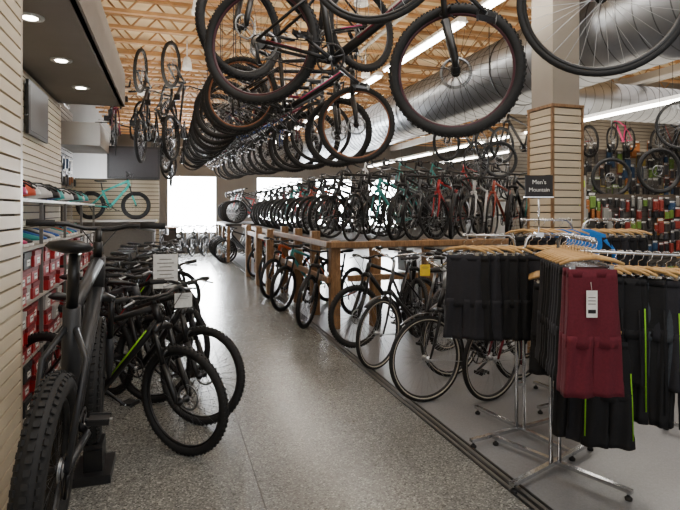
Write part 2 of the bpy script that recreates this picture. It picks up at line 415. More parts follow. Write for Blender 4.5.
# --- overhead row
OG = 'bicycles hung in a row above the aisle'
def hooks(pts, R, ztop=4.12):
    for (x, y, z) in pts:
        b = MB(); h = ztop-(z+R)
        b.path([(0, 0, h), (0, 0, .05), (.03, 0, .02), (.03, 0, -.03), (0, 0, -.055), (-.025, 0, -.04)], .005, DKM, 6)
        b.lathe([(.03, h-.012), (.03, h)], (0, 0, 0), DKM, 'z', 10)
        o = obj('bike_hook', b, (x, y, z+R))
        top(o, 'thin dark steel rod with hook holding a hung bicycle', 'hook', 'hooks for the hung bicycles')
def over(kind, f, r, col, col2=None, hero=True, steer=0, label='', roll=0):
    bike(kind, f, r, col, col2, steer=steer, hero=hero, label=label, group=OG, roll=roll)
    hooks([f, r], SPEC[kind]['R']-.02)
over('road', (1.74, 1.72, 2.42), (.86, 2.30, 2.76), cBlack, cPink, label='black bicycle with thin tyres hung from the ceiling')
over('wine', (1.42, 2.46, 2.28), (.50, 3.02, 2.50), cBlack, cMaroon, label='black mountain bicycle with wine red rims hung above the aisle')
over('tan', (1.61, 4.52, 2.32), (.62, 4.95, 2.62), cBlack, cPink, label='black mountain bicycle with brown rims hung above the aisle')
over('mtb', (.45, 3.62, 2.78), (1.48, 4.02, 3.02), cBlack, cPink, label='black mountain bicycle with magenta lines hung close under the joists', steer=.15)
y = 5.3; i = 0
cols = [cBlack, cGrey, cBlack, cMaroon, cBlack, cBlue, cBlack, cSilver]
while y < 16:
    t = (y-4.6)/10.5; k = ['mtb', 'road', 'mtb', 'road'][i % 4]
    f = (1.62+random.uniform(-.06, .06), y-.22, 2.34+.42*t+random.uniform(-.05, .05)); r = (.62+random.uniform(-.06, .06), y+.16, 2.70+.36*t+random.uniform(-.05, .05))
    over(k, f, r, cols[i % 8], cols[(i*3+1) % 8], hero=(i < 5), steer=random.choice([0, .2, -.2]), label='bicycle hung from the joists in a long row above the aisle')
    y += .47+.010*i; i += 1
def vert(kind, x, y, zt, yaw, col, hero=False, label=''):
    S = SPEC[kind]; a = math.radians(yaw)
    X = Vector((0, 0, 1)); Z = Vector((math.cos(a), math.sin(a), 0)); Y = Z.cross(X)
    M = Matrix((X, Y, Z)).transposed().to_4x4()
    M = Matrix.Translation(Vector((x, y, zt-S['fa']-S['R']))) @ M
    bike(kind, (0, 0, 0), (1, 0, 0), col, hero=hero, label=label, group='bicycles hung upright by one wheel', upv=M, steer=.1)
    p = Vector((x, y, zt-.0))+Z*S['R']
    b = MB(); b.path([(0, 0, 4.12-zt), (0, 0, .03), (.03, 0, 0), (.02, 0, -.045), (-.01, 0, -.05)], .007, DKM, 6)
    top(obj('bike_hook', b, (p.x, p.y, zt)), 'thin dark steel rod with hook holding a hung bicycle', 'hook', 'hooks for the hung bicycles')
for (x, y, zt, yaw, c) in [(-.80, 8.9, 4.1, 95, cMaroon), (-.50, 8.6, 4.1, 80, cBlack), (-.10, 8.1, 4.1, 70, cBlack), (-1.15, 12.0, 4.05, 95, cBlack), (-.75, 12.6, 4.05, 65, cGrey), (-.95, 14.4, 4.05, 75, cBlack), (-.2, 12.4, 4.05, 60, cBlack), (-.35, 14.8, 4.05, 95, cBlack), (.0, 16.4, 4.05, 85, cBlack), (.05, 10.6, 4.08, 110, cBlack)]:
    vert('road' if c is cMaroon else 'mtb', x, y, zt, yaw, c, label='bicycle hanging upright by its wheel from a ceiling joist')
# --- left floor bikes
LG = 'mountain bicycles parked along the slat wall'
ZB = .20
floor_bike('fat', -.42, 3.41, 89, cDark, cDark, z=ZB, steer=.1, roll=.07, label='matte black mountain bicycle with wide knobby tyres', group=LG)
for yy, xx in ((2.25, -.44), (3.41, -.42)):
    b = MB(); b.box((0, 0, .025), (.2, .30, .05), DKM)
    b.box((0, 0, .11), (.10, .18, .12), BLK)
    b.box((0, 0, .185), (.1, .16, .03), DKM)
    top(obj('wheel_stand', b, (xx, yy, 0)), 'low black block carrying a bicycle wheel', 'stand', 'wheel stands')
floor_bike('mtb', .08, 3.49, -36, cBlack, cGreen, steer=-.15, label='black mountain bicycle with thin neon green lines on the frame', group=LG)
floor_bike('mtb', .22, 3.98, -50, cBlack, cSilver, steer=.25, label='black mountain bicycle with grey lines standing beside the aisle', group=LG)
for j, (fx, fy, yw, c, c2) in enumerate([(-.12, 4.55, -42, cGrey, cRed), (.12, 5.1, -45, cBlack, cWhite), (-.02, 5.75, -40, cBlack, cGreen), (.08, 6.4, -40, cGrey, cBlack), (0, 7.1, -45, cBlack, cRed), (.1, 7.8, -40, cBlack, cBlue), (0, 8.6, -45, cBlack, cBlack), (.05, 9.4, -45, cGrey, cRed)]):
    floor_bike('mtb', fx, fy, yw, c, c2, steer=random.uniform(-.3, .3), hero=j < 4, label='dark mountain bicycle parked at an angle along the aisle', group=LG)
# --- right floor bikes
RG = 'bicycles parked beside the wooden rack'
floor_bike('city', 1.98, 3.88, 192, cBlack, steer=-.1, label='black step-through city bicycle with fenders and cream sidewall tyres', group=RG)
floor_bike('city', 2.5, 3.72, 190, cm((110, 20, 34)), steer=.1, label='dark red city bicycle with cream sidewall tyres behind the shorts rack', group=RG)
floor_bike('city', 1.94, 4.80, 203, cBlack, steer=.15, label='black city bicycle with a rear luggage rack', group=RG)
floor_bike('city', 2.5, 4.4, 195, cGrey, steer=-.1, label='grey city bicycle with cream sidewall tyres and fenders', group=RG)
floor_bike('mtb', 2.0, 5.65, 203, cBlack, cGrey, steer=-.2, label='black bicycle parked at the end of the wooden rack', group=RG)
floor_bike('mtb', 2.9, 5.2, 200, cMaroon, cBlack, steer=.2, label='maroon bicycle among the parked city bicycles', group=RG)
floor_bike('mtb', 1.72, 6.75, 218, cBlack, cOrange, steer=.3, label='black mountain bicycle standing at the edge of the floor strip', group=RG)
for j, (fx, fy, c) in enumerate([(1.66, 8.0, cTealD), (1.70, 9.2, cOrange), (1.9, 10.6, cBlack), (1.9, 12.2, cRed)]):
    floor_bike('mtb', fx, fy, 215, c, cBlack, steer=.2, hero=j < 2, label='mountain bicycle standing beside the timber rack and the aisle', group=RG)
for j in range(7):
    floor_bike('mtb', 2.9+j*.5, 5.95, 250, [cBlack, cGrey, cMaroon][j % 3], cBlack, steer=.3, hero=j < 3, label='dark bicycle parked against the raised deck', group=RG)
# ------------------------------------------------------------------ raised wooden deck
ZD = 1.12
def timber(name, lo, hi, label, cat, group):
    b = MB(); d = [hi[i]-lo[i] for i in range(3)]; e = .008
    ax = d.index(max(d)); o = [k for k in range(3) if k != ax]
    hx, hy = d[o[0]]/2, d[o[1]]/2; R = []
    for s, ins in ((-1, e), (-1+2*e/d[ax], 0), (1-2*e/d[ax], 0), (1, e)):
        ring = []
        for px, py in ((-hx+e, -hy), (hx-e, -hy), (hx, -hy+e), (hx, hy-e), (hx-e, hy), (-hx+e, hy), (-hx, hy-e), (-hx, -hy+e)):
            p = [0, 0, 0]; p[ax] = s*d[ax]/2; p[o[0]] = px*(1-ins/hx); p[o[1]] = py*(1-ins/hy); ring.append(Vector(p))
        R.append(ring)
    b.rings(R, TIMBER, sm=False)
    return top(obj(name, b, [(lo[i]+hi[i])/2 for i in range(3)]), label, cat, group)
PG = 'timber posts of the bicycle rack'
for (x, y) in [(2.05, 6.62), (2.05, 7.6), (2.05, 8.7), (2.05, 9.8), (2.05, 11.2), (2.05, 13.1), (2.05, 14.7), (4.2, 6.62), (5.4, 6.62), (2.62, 6.62), (3.4, 6.62)]:
    timber('timber_post', (x-.065, y-.065, 0), (x+.065, y+.065, ZD+.12 if y > 6.7 and y < 11 else ZD+.03), 'square timber post of the bicycle rack', 'post', PG)
timber('timber_rail', (1.95, 6.475, ZD-.06), (5.6, 6.55, ZD+.02), 'long timber rail along the near side of the deck', 'rail', 'timber rails')
timber('timber_rail', (1.92, 6.56, ZD-.06), (1.98, 15, ZD+.02), 'long timber rail along the aisle side of the deck', 'rail', 'timber rails')
timber('timber_rail', (1.93, 6.56, .60), (1.98, 11.2, .68), 'low timber rail along the aisle side', 'rail', 'timber rails')
timber('timber_rail', (2.2, 6.50, .62), (3.5, 6.56, .70), 'lower timber rail between the posts', 'rail', 'timber rails')
timber('timber_rail', (1.70, 9.6, .98), (1.77, 12.5, 1.07), 'timber hand rail beside the aisle', 'rail', 'timber rails')
for y in (9.65, 10.9, 12.4): timber('timber_post', (1.68, y-.07, 0), (1.80, y+.07, 1.2), 'short timber rail post beside the aisle', 'post', PG)
DKD = wood_mat('deck_plank', (48, 43, 38), (34, 30, 27))
b = MB()
for j in range(17):
    b.box((0, -4.1+.25+j*.49, 0), (3.62, .47, .03), DKD)
top(obj('deck_floor', b, (3.99, 10.95, ZD-.03)), 'dark plank deck carrying rows of bicycles', 'platform')
DG = 'bicycles standing on the raised deck'
cRust = cm((150, 56, 34))
dc = [cBlack, cTealD, cBlack, cGrey, cRed, cBlack, cWhite, cRust, cBlack, cTealD, cGrey, cMaroon, cBlack]
ZK = ZD-.014
for j in range(11):
    floor_bike(['road', 'road', 'mtb'][j % 3], 2.40+j*.315, 6.90+random.uniform(-.05, .05), 214+random.uniform(-9, 9), dc[j % 13], cBlack, z=ZK, hero=False, steer=random.choice([.1, .3, -.2]), label='bicycle standing in a tight row on the raised deck', group=DG)
for j in range(17):
    floor_bike(['road', 'mtb'][j % 2], 2.40, 7.9+j*.42, 195, dc[(j*5) % 13], cBlack, z=ZK, hero=False, steer=.2, label='bicycle on the raised deck facing the aisle', group=DG)
for j in range(8):
    floor_bike(['road', 'mtb'][j % 2], 3.9+j*.3, 9.0+.5*j, 200, dc[(j*3) % 13], cBlack, z=ZK, hero=False, steer=-.2, label='bicycle standing in the rear row on the raised deck', group=DG)
b = MB(); b.box((0, 0, 0), (6.0, .5, .05), GREYL)
for x in (-2.9, -1, 1, 2.9): b.box((x, 0, -.9), (.06, .4, 1.75), GREY)
top(obj('display_shelf', b, (6.6, 12.3, 1.80)), 'long grey high display shelf carrying bicycles', 'shelf')
for j in range(12):
    floor_bike('road', 3.95+j*.45, 12.0, 205, dc[(j*4+2) % 13], cBlack, z=1.826, hero=False, label='bicycle on the high rear display shelf', group='bicycles on the high rear shelf')
b = MB(); b.box((0, 0, 0), (1.9, 3.0, .06), DKD)
for x in (-.85, .85):
    for yy in (-1.4, 0, 1.4): b.box((x, yy, -.55), (.08, .08, 1.04), TIMBER)
top(obj('bike_platform', b, (2.45, 16.9, 1.12)), 'timber platform with bicycles before the windows', 'platform')
for j in range(7): floor_bike(['mtb', 'road'][j % 2], 1.85, 15.7+j*.4, 190, [cBlack, cGrey, cBlack, cRed][j % 4], cBlack, z=1.15, hero=False, label='bicycle on the timber platform before the windows', group='bicycles on the far timber platform')
for j in range(5): floor_bike('mtb', 1.55, 15.7+j*.55, 190, [cBlack, cGrey][j % 2], cBlack, hero=False, label='bicycle standing beneath the far timber platform', group='bicycles beneath the far timber platform')
# ------------------------------------------------------------------ room
sbox('floor', (-3, -3, -.1), (1.78, 21, 0), FLOORA)
sbox('floor', (1.88, -3, -.1), (14, 21, 0), FLOORB)
b = MB(); b.box((0, 0, -.05), (.10, 24, .1), cm((88, 86, 82), .5)); b.box((-.045, 0, .003), (.014, 24, .006), DKM); b.box((.045, 0, .003), (.014, 24, .006), cBlack); b.box((0, 0, .002), (.02, 24, .004), cBlack)
struct(obj('trim_1', b, (1.83, 9, 0)))
SAW = mat('saw_cut', (70, 69, 66), .8)
sbox('trim_3', (.472, -2.9, -.002), (.478, 19.9, .0012), SAW)
for k, yy in enumerate((1.2, 4.9, 8.6, 12.3)): sbox('trim_%d' % (4+k), (-.7 if yy < 3.3 else -1.3, yy, -.002), (1.77, yy+.006, .0012), SAW)
sbox('ceiling', (-3, -3, 4.62), (14, 21, 4.72), DECKM)
def slatwall(name, x0, y0, x1, y1, z0, z1, struct_=True, pitch=.0762, col=None):
    col = col or SLAT
    L = math.hypot(x1-x0, y1-y0); b = MB(); n = int((z1-z0)/pitch)
    b.box((L/2, .03, (z1-z0)/2), (L, .03, z1-z0), SLATD)
    for i in range(n):
        zc = pitch*(i+.5); b.box((L/2, 0, zc), (L, .03, pitch-.013), col)
    o = obj(name, b, (x0, y0, z0)); o.rotation_euler = (0, 0, math.atan2(y1-y0, x1-x0))
    if struct_: struct(o)
    return o
slatwall('wall_left', -.80, -2.9, -.80, 3.33, 0, 4.55)
sbox('trim_2', (-.86, 3.33, 0), (-.785, 3.37, 4.55), cm((176, 160, 138)))
sbox('wall_left', (-1.4, 3.37, 0), (-.86, 3.40, 3.0), GREYL)
slatwall('wall_left', -1.42, 3.4, -1.42, 8.0, 0, 3.0)
slatwall('wall_left', -1.75, 8.0, -1.75, 11.0, 0, 3.4, col=SLATDIM)
slatwall('wall_left', -1.75, 11.0, -.2, 11.0, 0, 2.15)
sbox('wall_left', (-1.9, 11.05, 0), (-1.8, 20, 4.6), GREY)
sbox('wall_left', (-1.9, 3.4, 3.45), (-1.8, 11.0, 4.6), GREY)
sbox('ceiling', (-1.9, 3.38, 3.0), (-.62, 8.0, 3.06), TAUPE)
sbox('ceiling', (-.66, -1, 3.0), (-.60, 8.0, 3.42), TAUPE)
sbox('ceiling', (-.785, -1, 3.0), (-.66, 3.38, 3.06), TAUPE)
sbox('ceiling', (-1.9, 7.97, 3.0), (-.6, 8.03, 3.42), TAUPE)
sbox('ceiling', (-1.9, 3.38, 3.40), (-.6, 8.03, 3.46), TAUPE)
sbox('ceiling', (-1.75, 9.6, 2.62), (-1.1, 11, 3.0), GREYL)
sbox('wall_right', (13, -3, 0), (13.1, 20, 4.6), GREYL)
def wallwin(name, y, xs, z0, z1, xa, xb, H, m):
    b = MB(); cur = xa
    for (a, c) in xs:
        b.box(((cur+a)/2, y, H/2), (a-cur, .12, H), m)
        b.box(((a+c)/2, y, z0/2), (c-a, .12, z0), m); b.box(((a+c)/2, y, (z1+H)/2), (c-a, .12, H-z1), m); cur = c
    b.box(((cur+xb)/2, y, H/2), (xb-cur, .12, H), m)
    struct(obj(name, b))
XS = [(-.1, 1.65), (3.1, 4.9), (5.4, 7.0), (7.6, 9.0)]
wallwin('wall_far', 20, XS, .7, 2.8, -1.9, 13, 4.6, GREY)
for k, (a, c) in enumerate(XS):
    b = MB(); w = c-a
    for x in (-w/2+.02, w/2-.02): b.box((x, 0, 0), (.04, .08, 2.1), GREYL)
    for z in (-1.03, 1.03): b.box((0, 0, z), (w, .07, .04), GREYL)
    struct(obj('window_%d' % (k+1), b, ((a+c)/2, 20, 1.75)))
sbox('wall_back', (-3, -3.1, 0), (13, -2.98, 4.6), GREYL)
slatwall('wall_right', 6.8, 9.5, 13, 9.5, 0, 3.7, col=SLATDIM)
sbox('wall_right', (6.8, 9.42, 3.7), (13, 9.56, 4.6), GREYL)
cxx, cyy = 3.86, 4.62
ZC = 2.62
sbox('wall_column', (cxx-.165, cyy-.165, ZC), (cxx+.165, cyy+.165, 4.62), mat('column_paint', (150, 142, 132), .7, 0, .05, 3))
b = MB(); b.box((0, 0, ZC/2), (.33, .33, ZC), SLATD)
for i in range(34):
    b.box((0, 0, .0762*(i+.5)), (.37, .37, .064), SLAT)
for sx in (-1, 1):
    for sy in (-1, 1): b.box((sx*.183, sy*.183, ZC/2), (.026, .026, ZC), TIMBER)
b.box((0, 0, ZC-.01), (.40, .40, .03), TIMBER)
struct(obj('wall_column', b, (cxx, cyy, 0)))
jm = MB(); 
L0, L1 = -1.88, 12.95; LL = L1-L0
jm.box((LL/2, 0, .04), (LL, .08, .045), WOODC); jm.box((LL/2, 0, .45), (LL, .08, .045), WOODC)
nz = 22
for i in range(nz):
    xa = LL*i/nz; xb = LL*(i+1)/nz; xm = (xa+xb)/2
    jm.path([(xa, 0, .06), (xm, 0, .44)], .014, WOODC, 4); jm.path([(xm, 0, .44), (xb, 0, .06)], .014, WOODC, 4)
jme = jm.mesh('joist')
yj = -2.4
while yj < 19.8:
    o = obj('ceiling_joist', jme, (L0, yj, 4.12)); struct(o); yj += .66
sbox('ceiling_beam', (8.52, -2.9, 3.95), (8.68, 19.9, 4.13), GREYL)
SPIR = mat('galvanised_duct', (146, 149, 154), .36, .85, .12, 3)
SEAM = mat('duct_seam', (98, 100, 104), .4, .8)
def duct(name, p0, p1, r, label):
    b = MB(); p0 = Vector(p0); p1 = Vector(p1); L = (p1-p0).length; n = int(L/.2)
    b.lathe([(r, 0), (r, L/2), (r, L)], (0, 0, 0), SPIR, 'z', 56)
    for i in range(1, n):
        z = L*i/n; b.lathe([(r-.002, z-.009), (r+.007, z), (r-.002, z+.009)], (0, 0, 0), SEAM, 'z', 56, caps=False)
    q = Vector((0, 0, 1)).rotation_difference(p1-p0)
    o = obj(name, b, mx=Matrix.Translation(p0) @ q.to_matrix().to_4x4())
    for p in o.data.polygons:
        if len(p.vertices) > 4: p.use_smooth = False
    return top(o, label, 'duct')
duct('air_duct', (4.75, 1.2, 3.55), (4.75, 18.5, 3.55), .50, 'large round galvanised air duct with raised seams under the joists')
duct('air_duct', (5.26, 8.0, 3.6), (12.5, 8.0, 3.6), .34, 'round galvanised branch air duct crossing the shop')
for yy in (3.2, 6.4, 9.6, 12.8, 16):
    b = MB(); b.torus((0, 0, 0), .512, .006, DKM, 32, 4, .02)
    for s in (-1, 1): b.path([(s*.512, 0, 0), (s*.512, 0, .55)], .006, DKM, 6)
    o = obj('duct_strap', b, (4.75, yy, 3.55)); top(o, 'steel strap hanging the air duct', 'strap', 'duct straps')
for (x, z) in ((2.6, 4.05), (2.85, 4.05)):
    b = MB(); b.path([(0, -2, 0), (0, 19.5, 0)], .03, GREYL, 8); top(obj('ceiling_conduit', b, (x, 0, z)), 'grey pipe running under the ceiling joists', 'pipe', 'ceiling pipes')
TUBE = mat('tube_light', (1.0, .95, .86), emit=24)
def fluo(x, y, z, L=2.4):
    b = MB(); R = [];
    for s in (-1, 1): R.append([Vector((px, s*L/2, pz)) for px, pz in ((-.08, 0), (-.05, .06), (.05, .06), (.08, 0))])
    b.rings(R, WHT, sm=False)
    for px in (-.7*L/2, .7*L/2): b.path([(0, px, .06), (0, px, 4.13-z)], .004, DKM, 5)
    o = obj('fluorescent_light', b, (x, y, z)); top(o, 'long white fluorescent strip light hung from the joists', 'light', 'fluorescent strip lights')
    t = MB()
    for px in (-.04, .04): t.path([(px, -L/2+.03, -.018), (px, L/2-.03, -.018)], .016, TUBE, 8)
    obj('light_tube', t, parent=o)
for yy in (1.5, 4.2, 6.9, 9.6, 12.3, 15, 17.6):
    fluo(7.2, yy, 3.2)
    if yy > 4: fluo(3.4, yy, 3.85)
for yy in (1.5, 4.5, 7.0): fluo(10.2, yy, 3.4)
for yy in (10.8, 13.6, 16.4): fluo(9.6, yy, 3.3)
LIT = mat('lamp_lens', (1.0, .93, .82), emit=24)
for (x, y) in ((-1.0, 4.5), (-1.0, 6.9), (-1.0, 5.7)):
    b = MB(); b.lathe([(.055, 0), (.095, -.004), (.1, .008), (.075, .01)], (0, 0, 0), WHT, 'z', 24)
    o = obj('recessed_light', b, (x, y, 2.992)); top(o, 'round recessed ceiling downlight with white trim', 'light', 'recessed downlights')
    q = MB(); q.lathe([(.055, -.002), (.05, -.006), (.001, -.007)], (0, 0, 0), LIT, 'z', 20); obj('lamp_lens', q, parent=o)
for (x, y) in ((.3, 3.5), (.3, 6.0), (.25, 8.4), (1.9, 5.2), (3.1, 3.3), (3.0, 8), (3.4, 2.6), (5.9, 6.0), (1.1, 7.2), (-.5, 10.5), (2.2, 10.5)):
    b = MB(); b.path([(0, 0, .40), (0, 0, .12)], .01, WHT, 6)
    b.lathe([(.03, .14), (.05, .12), (.07, .0), (.075, -.05), (.065, -.05)], (0, 0, 0), WHT, 'z', 20)
    o = obj('spot_light', b, (x, y, 3.74)); top(o, 'small white spot lamp on a ceiling track', 'light', 'ceiling spot lamps')
    q = MB(); q.lathe([(.06, -.035), (.05, -.045), (.001, -.05)], (0, 0, 0), LIT, 'z', 16); obj('lamp_lens', q, parent=o)
# ------------------------------------------------------------------ shoe boxes and left shelves
b = MB()
for zz in (.08, .48, .88, 1.27, 1.62): b.box((0, 0, zz), (.42, 4.1, .022), GREYL if zz < 1.6 else WHT)
for yy in (-2.04, -1, 0, 1, 2.04):
    for xx in (-.19, .195): b.box((xx, yy, .81), (.025, .02, 1.62), GREY)
top(obj('shelving_unit', b, (-1.17, 5.75, 0)), 'grey shelving unit against the slat wall', 'shelf')
cBoxR = cm((160, 24, 30), .6); cBoxW = cm((160, 156, 152), .6); cBoxG = cm((46, 46, 48), .6); cLidR = cm((112, 16, 22), .6)
def shoebox_mesh():
    b = MB(); b.box((0, 0, .045), (.33, .2, .09), 'COL'); b.box((.1655, .02, .04), (.003, .09, .045), WHT)
    b.box((.167, .02, .045), (.001, .06, .008), BLK)
    l = MB(); l.box((0, 0, .1), (.338, .208, .034), 'COL')
    return b.mesh('shoe_box'), l.mesh('lid')
sb, sl = shoebox_mesh()
for zz in (.091, .491, .891):
    for c_ in range(18):
        yy = 3.84+c_*.228
        if abs((yy-3.71) % 1.02) < .11 or abs((yy-3.71) % 1.02-1.02) < .11: continue
        for r in range(3):
            cc = cBoxR if random.random() < .72 else random.choice([cBoxW, cBoxG])
            o = obj('shoe_box', sb, (-1.13+random.uniform(-.02, .02), yy, zz+r*.119), col=cc)
            top(o, 'red cardboard shoe box with white end label' if cc is cBoxR else 'plain cardboard shoe box with white end label', 'box', 'shoe boxes stacked on the grey shelving')
            obj('lid', sl, parent=o, col=cLidR if cc is cBoxR else cc)
def shoe_mesh():
    b = MB(); R = []
    for x, w, z0, z1 in [(-.14, .02, .02, .07), (-.12, .034, .012, .10), (-.06, .036, .012, .105), (0, .036, .012, .085), (.06, .043, .012, .065), (.11, .04, .014, .05), (.14, .018, .02, .035)]:
        R.append([Vector((x, w*math.cos(2*pi*j/10), (z0+z1)/2+(z1-z0)/2*math.sin(2*pi*j/10))) for j in range(10)])
    b.rings(R, 'COL')
    s = MB(); R = []
    for x, w in [(-.145, .02), (-.12, .036), (0, .034), (.07, .046), (.12, .042), (.148, .015)]:
        R.append([Vector((x, w*a, c)) for a, c in ((-1, 0), (1, 0), (1, .018), (-1, .018))])
    s.rings(R, WHT, sm=False)
    return b.mesh('shoe'), s.mesh('sole')
sh, so = shoe_mesh()
def helmet_mesh():
    b = MB(); R = []
    for i in range(7):
        t = i/6*pi/2; R.append([Vector((.13*math.cos(t)*math.cos(2*pi*j/20), .095*math.cos(t)*math.sin(2*pi*j/20), .03*(1 if i == 0 else 1)+.11*math.sin(t)-(.03*(math.cos(2*pi*j/20) < -.3) if i == 0 else 0))) for j in range(20)])
    b.rings(R, 'COL')
    for yy in (-.05, 0, .05):
        b.path([(.1, yy, .105-abs(yy)*.4), (.04, yy*1.0, .143-abs(yy)*.5), (-.04, yy, .143-abs(yy)*.5), (-.1, yy, .10-abs(yy)*.4)], .010, BLK, 6)
    b.path([(.0, -.09, .03), (.02, -.03, -.0), (.02, .03, -.0), (0, .09, .03)], .004, BLK, 5)
    return b.mesh('helmet')
hm = helmet_mesh()
SC = [cm(c, .5) for c in ((40, 150, 150), (200, 80, 50), (60, 60, 65), (190, 190, 190), (40, 90, 170), (190, 60, 110), (200, 200, 198), (60, 170, 160), (30, 30, 34))]
yy = 3.9
while yy < 7.7:
    if abs((yy-3.71) % 1.02) > .08:
        o = obj('shoe', sh, (-1.14, yy, 1.281), col=random.choice(SC)); o.rotation_euler = (0, 0, random.uniform(-.2, .2))
        top(o, 'cycling shoe with white sole on a shelf', 'shoe', 'cycling shoes on the wall shelves'); obj('sole', so, parent=o)
    yy += .17
yy = 3.95; k_ = 0
while yy < 7.65:
    o = obj('helmet', hm, (-1.10+random.uniform(-.04, .04), yy, 1.631), col=SC[(k_*5+k_//4) % 9]); k_ += 1; o.rotation_euler = (0, 0, random.uniform(-.7, .7))
    top(o, 'vented bicycle helmet on a shelf', 'helmet', 'helmets on the wall shelves'); yy += random.uniform(.23, .33)
b = MB(); b.box((0, 0, 0), (.03, .9, .55), BLK); b.box((.017, 0, 0), (.004, .82, .47), cm((62, 58, 56)))
top(obj('wall_picture', b, (-1.37, 6.5, 2.6)), 'dark framed panel hung on the slat wall', 'picture')
b = MB(); b.box((0, 0, 0), (1.5, .7, .04), GREYL)
for x in (-.7, .7): b.box((x, 0, -.7), (.04, .6, 1.36), GREY)
b.box((0, .25, -.7), (1.36, .03, 1.36), SLATD)
top(obj('display_stand', b, (-.98, 10.35, 1.36)), 'grey stand holding a child bicycle', 'stand')
floor_bike('kid', -.58, 10.2, -8, cTeal, cTeal, z=1.38, scale=.72, label="small teal child's bicycle on a grey stand", group=None, steer=.2)
b = MB(); b.box((0, 0, 0), (.95, .04, .62), cm((38, 36, 38))); b.box((0, -.024, 0), (.87, .006, .54), cm((58, 54, 58)))
top(obj('wall_sign_panel', b, (-.66, 10.93, 2.46)), 'large dark blank panel mounted above the slat wall', 'panel')
def pack_mesh():
    b = MB(); b.box((0, 0, 0), (.09, .004, .15), 'COL')
    R = [[Vector((sx*w, -y_, sz*h)) for sx, sz in ((-1, -1), (1, -1), (1, .7), (-1, .7))] for w, h, y_ in ((.038, .062, .002), (.034, .056, .02), (.028, .05, .024))]
    b.rings(R, 'COL2', sm=False); b.path([(0, .03, .062), (0, -.05, .062), (0, -.055, .07)], .0025, MET, 5)
    b.box((0, -.003, .06), (.07, .003, .02), WHT)
    return b.mesh('accessory_package')
pk = pack_mesh()
PC = [cm(c, .5) for c in ((130, 44, 36), (150, 90, 40), (30, 30, 34), (26, 26, 28), (130, 130, 126), (34, 64, 96), (100, 130, 50), (40, 40, 44), (60, 62, 68), (36, 36, 38), (150, 130, 60), (24, 24, 26), (50, 46, 44), (84, 80, 76))]
PGN = [cm(c, .5) for c in ((150, 215, 30), (180, 220, 40), (40, 40, 44))]
pcount = [0]
def packs(x0, y0, x1, y1, z0, z1, sx, sz, group, skip=.12, sc=1, pal=None, jit=.02):
    L = math.hypot(x1-x0, y1-y0); a = math.atan2(y1-y0, x1-x0); n = int(L/sx); z = z0; pal = pal or PC
    while z < z1:
        j = 0
        while j <= n:
            c1 = random.choice(pal); c2 = random.choice(pal)
            run = random.randint(1, 2)
            for r in range(run):
                if j <= n and random.random() > skip and pcount[0] < 298:
                    t = j*sx+random.uniform(-jit, jit); pcount[0] += 1; s2 = random.uniform(.7, 1.3)*sc
                    o = obj('accessory_package', pk, col=c1, col2=c2, mx=Matrix.Translation((x0+math.cos(a)*t, y0+math.sin(a)*t, z+random.uniform(-2*jit, 2*jit))) @ Matrix.Rotation(a, 4, 'Z') @ Matrix.Diagonal((s2*random.uniform(.6, 1.2), s2, s2*random.uniform(.8, 1.5), 1)))
                    top(o, 'carded bicycle accessory hanging from a peg hook', 'package', group)
                j += 1
        z += sz
packs(5.12, 6.26, 5.7, 6.26, 1.4, 2.0, .115, .18, 'neon accessories on the narrow gondola', .06, pal=PGN)
packs(6.05, 6.56, 7.95, 6.56, .95, 1.75, .115, .175, 'accessories on the display gondola', .02, sc=1.1)
packs(8.15, 9.46, 11.5, 9.46, 1.95, 3.1, .17, .24, 'accessories on the rear slat wall', .06, sc=1.5, jit=.04)
packs(-1.68, 8.2, -1.68, 10.8, 1.8, 2.6, .26, .28, 'accessories on the slat wall', .15, sc=1.3)
packs(-1.36, 3.9, -1.36, 5.7, 2.15, 2.8, .2, .24, 'accessories on the slat wall', .35, sc=1.2)
def gondola(x0, x1, y, H, col):
    b = MB(); L = x1-x0
    b.box((0, .04, H/2), (L, .04, H), SLATD)
    for i in range(int(H/.0762)): b.box((0, .01, .0762*(i+.5)), (L, .03, .063), col)
    b.box((0, -.2, .08), (L, .45, .16), GREY); b.box((0, -.17, .48), (L, .36, .02), GREYL)
    for x in (-L/2, L/2): b.box((x, 0, H/2), (.04, .1, H), GREYL)
    return top(obj('display_gondola', b, ((x0+x1)/2, y, 0)), 'slatted display gondola hung with bicycle accessories', 'display')
SLATK = mat('slat_dark', (78, 74, 70), .6, 0, .05, 4)
gondola(5.95, 9.8, 6.6, 1.8, SLATK); gondola(5.05, 5.75, 6.3, 2.05, SLATDIM)
bot = MB(); bot.lathe([(.034, 0), (.036, .01), (.036, .12), (.03, .13), (.036, .14), (.034, .17)], (0, 0, 0), 'COL', 'z', 14)
cap = MB(); cap.lathe([(.034, .17), (.03, .185), (.012, .19), (.012, .21), (.008, .215)], (0, 0, 0), BLK, 'z', 14)
bm, cpm = bot.mesh('water_bottle'), cap.mesh('bottle_cap')
for zz in (.16, .49):
    for j in range(24):
        if random.random() < .1: continue
        o = obj('water_bottle', bm, (6.05+j*.115, 6.42+random.uniform(-.04, .03), zz), col=random.choice(PC))
        top(o, 'plastic cycling water bottle with black cap', 'bottle', 'water bottles on the gondola shelf'); obj('bottle_cap', cpm, parent=o)
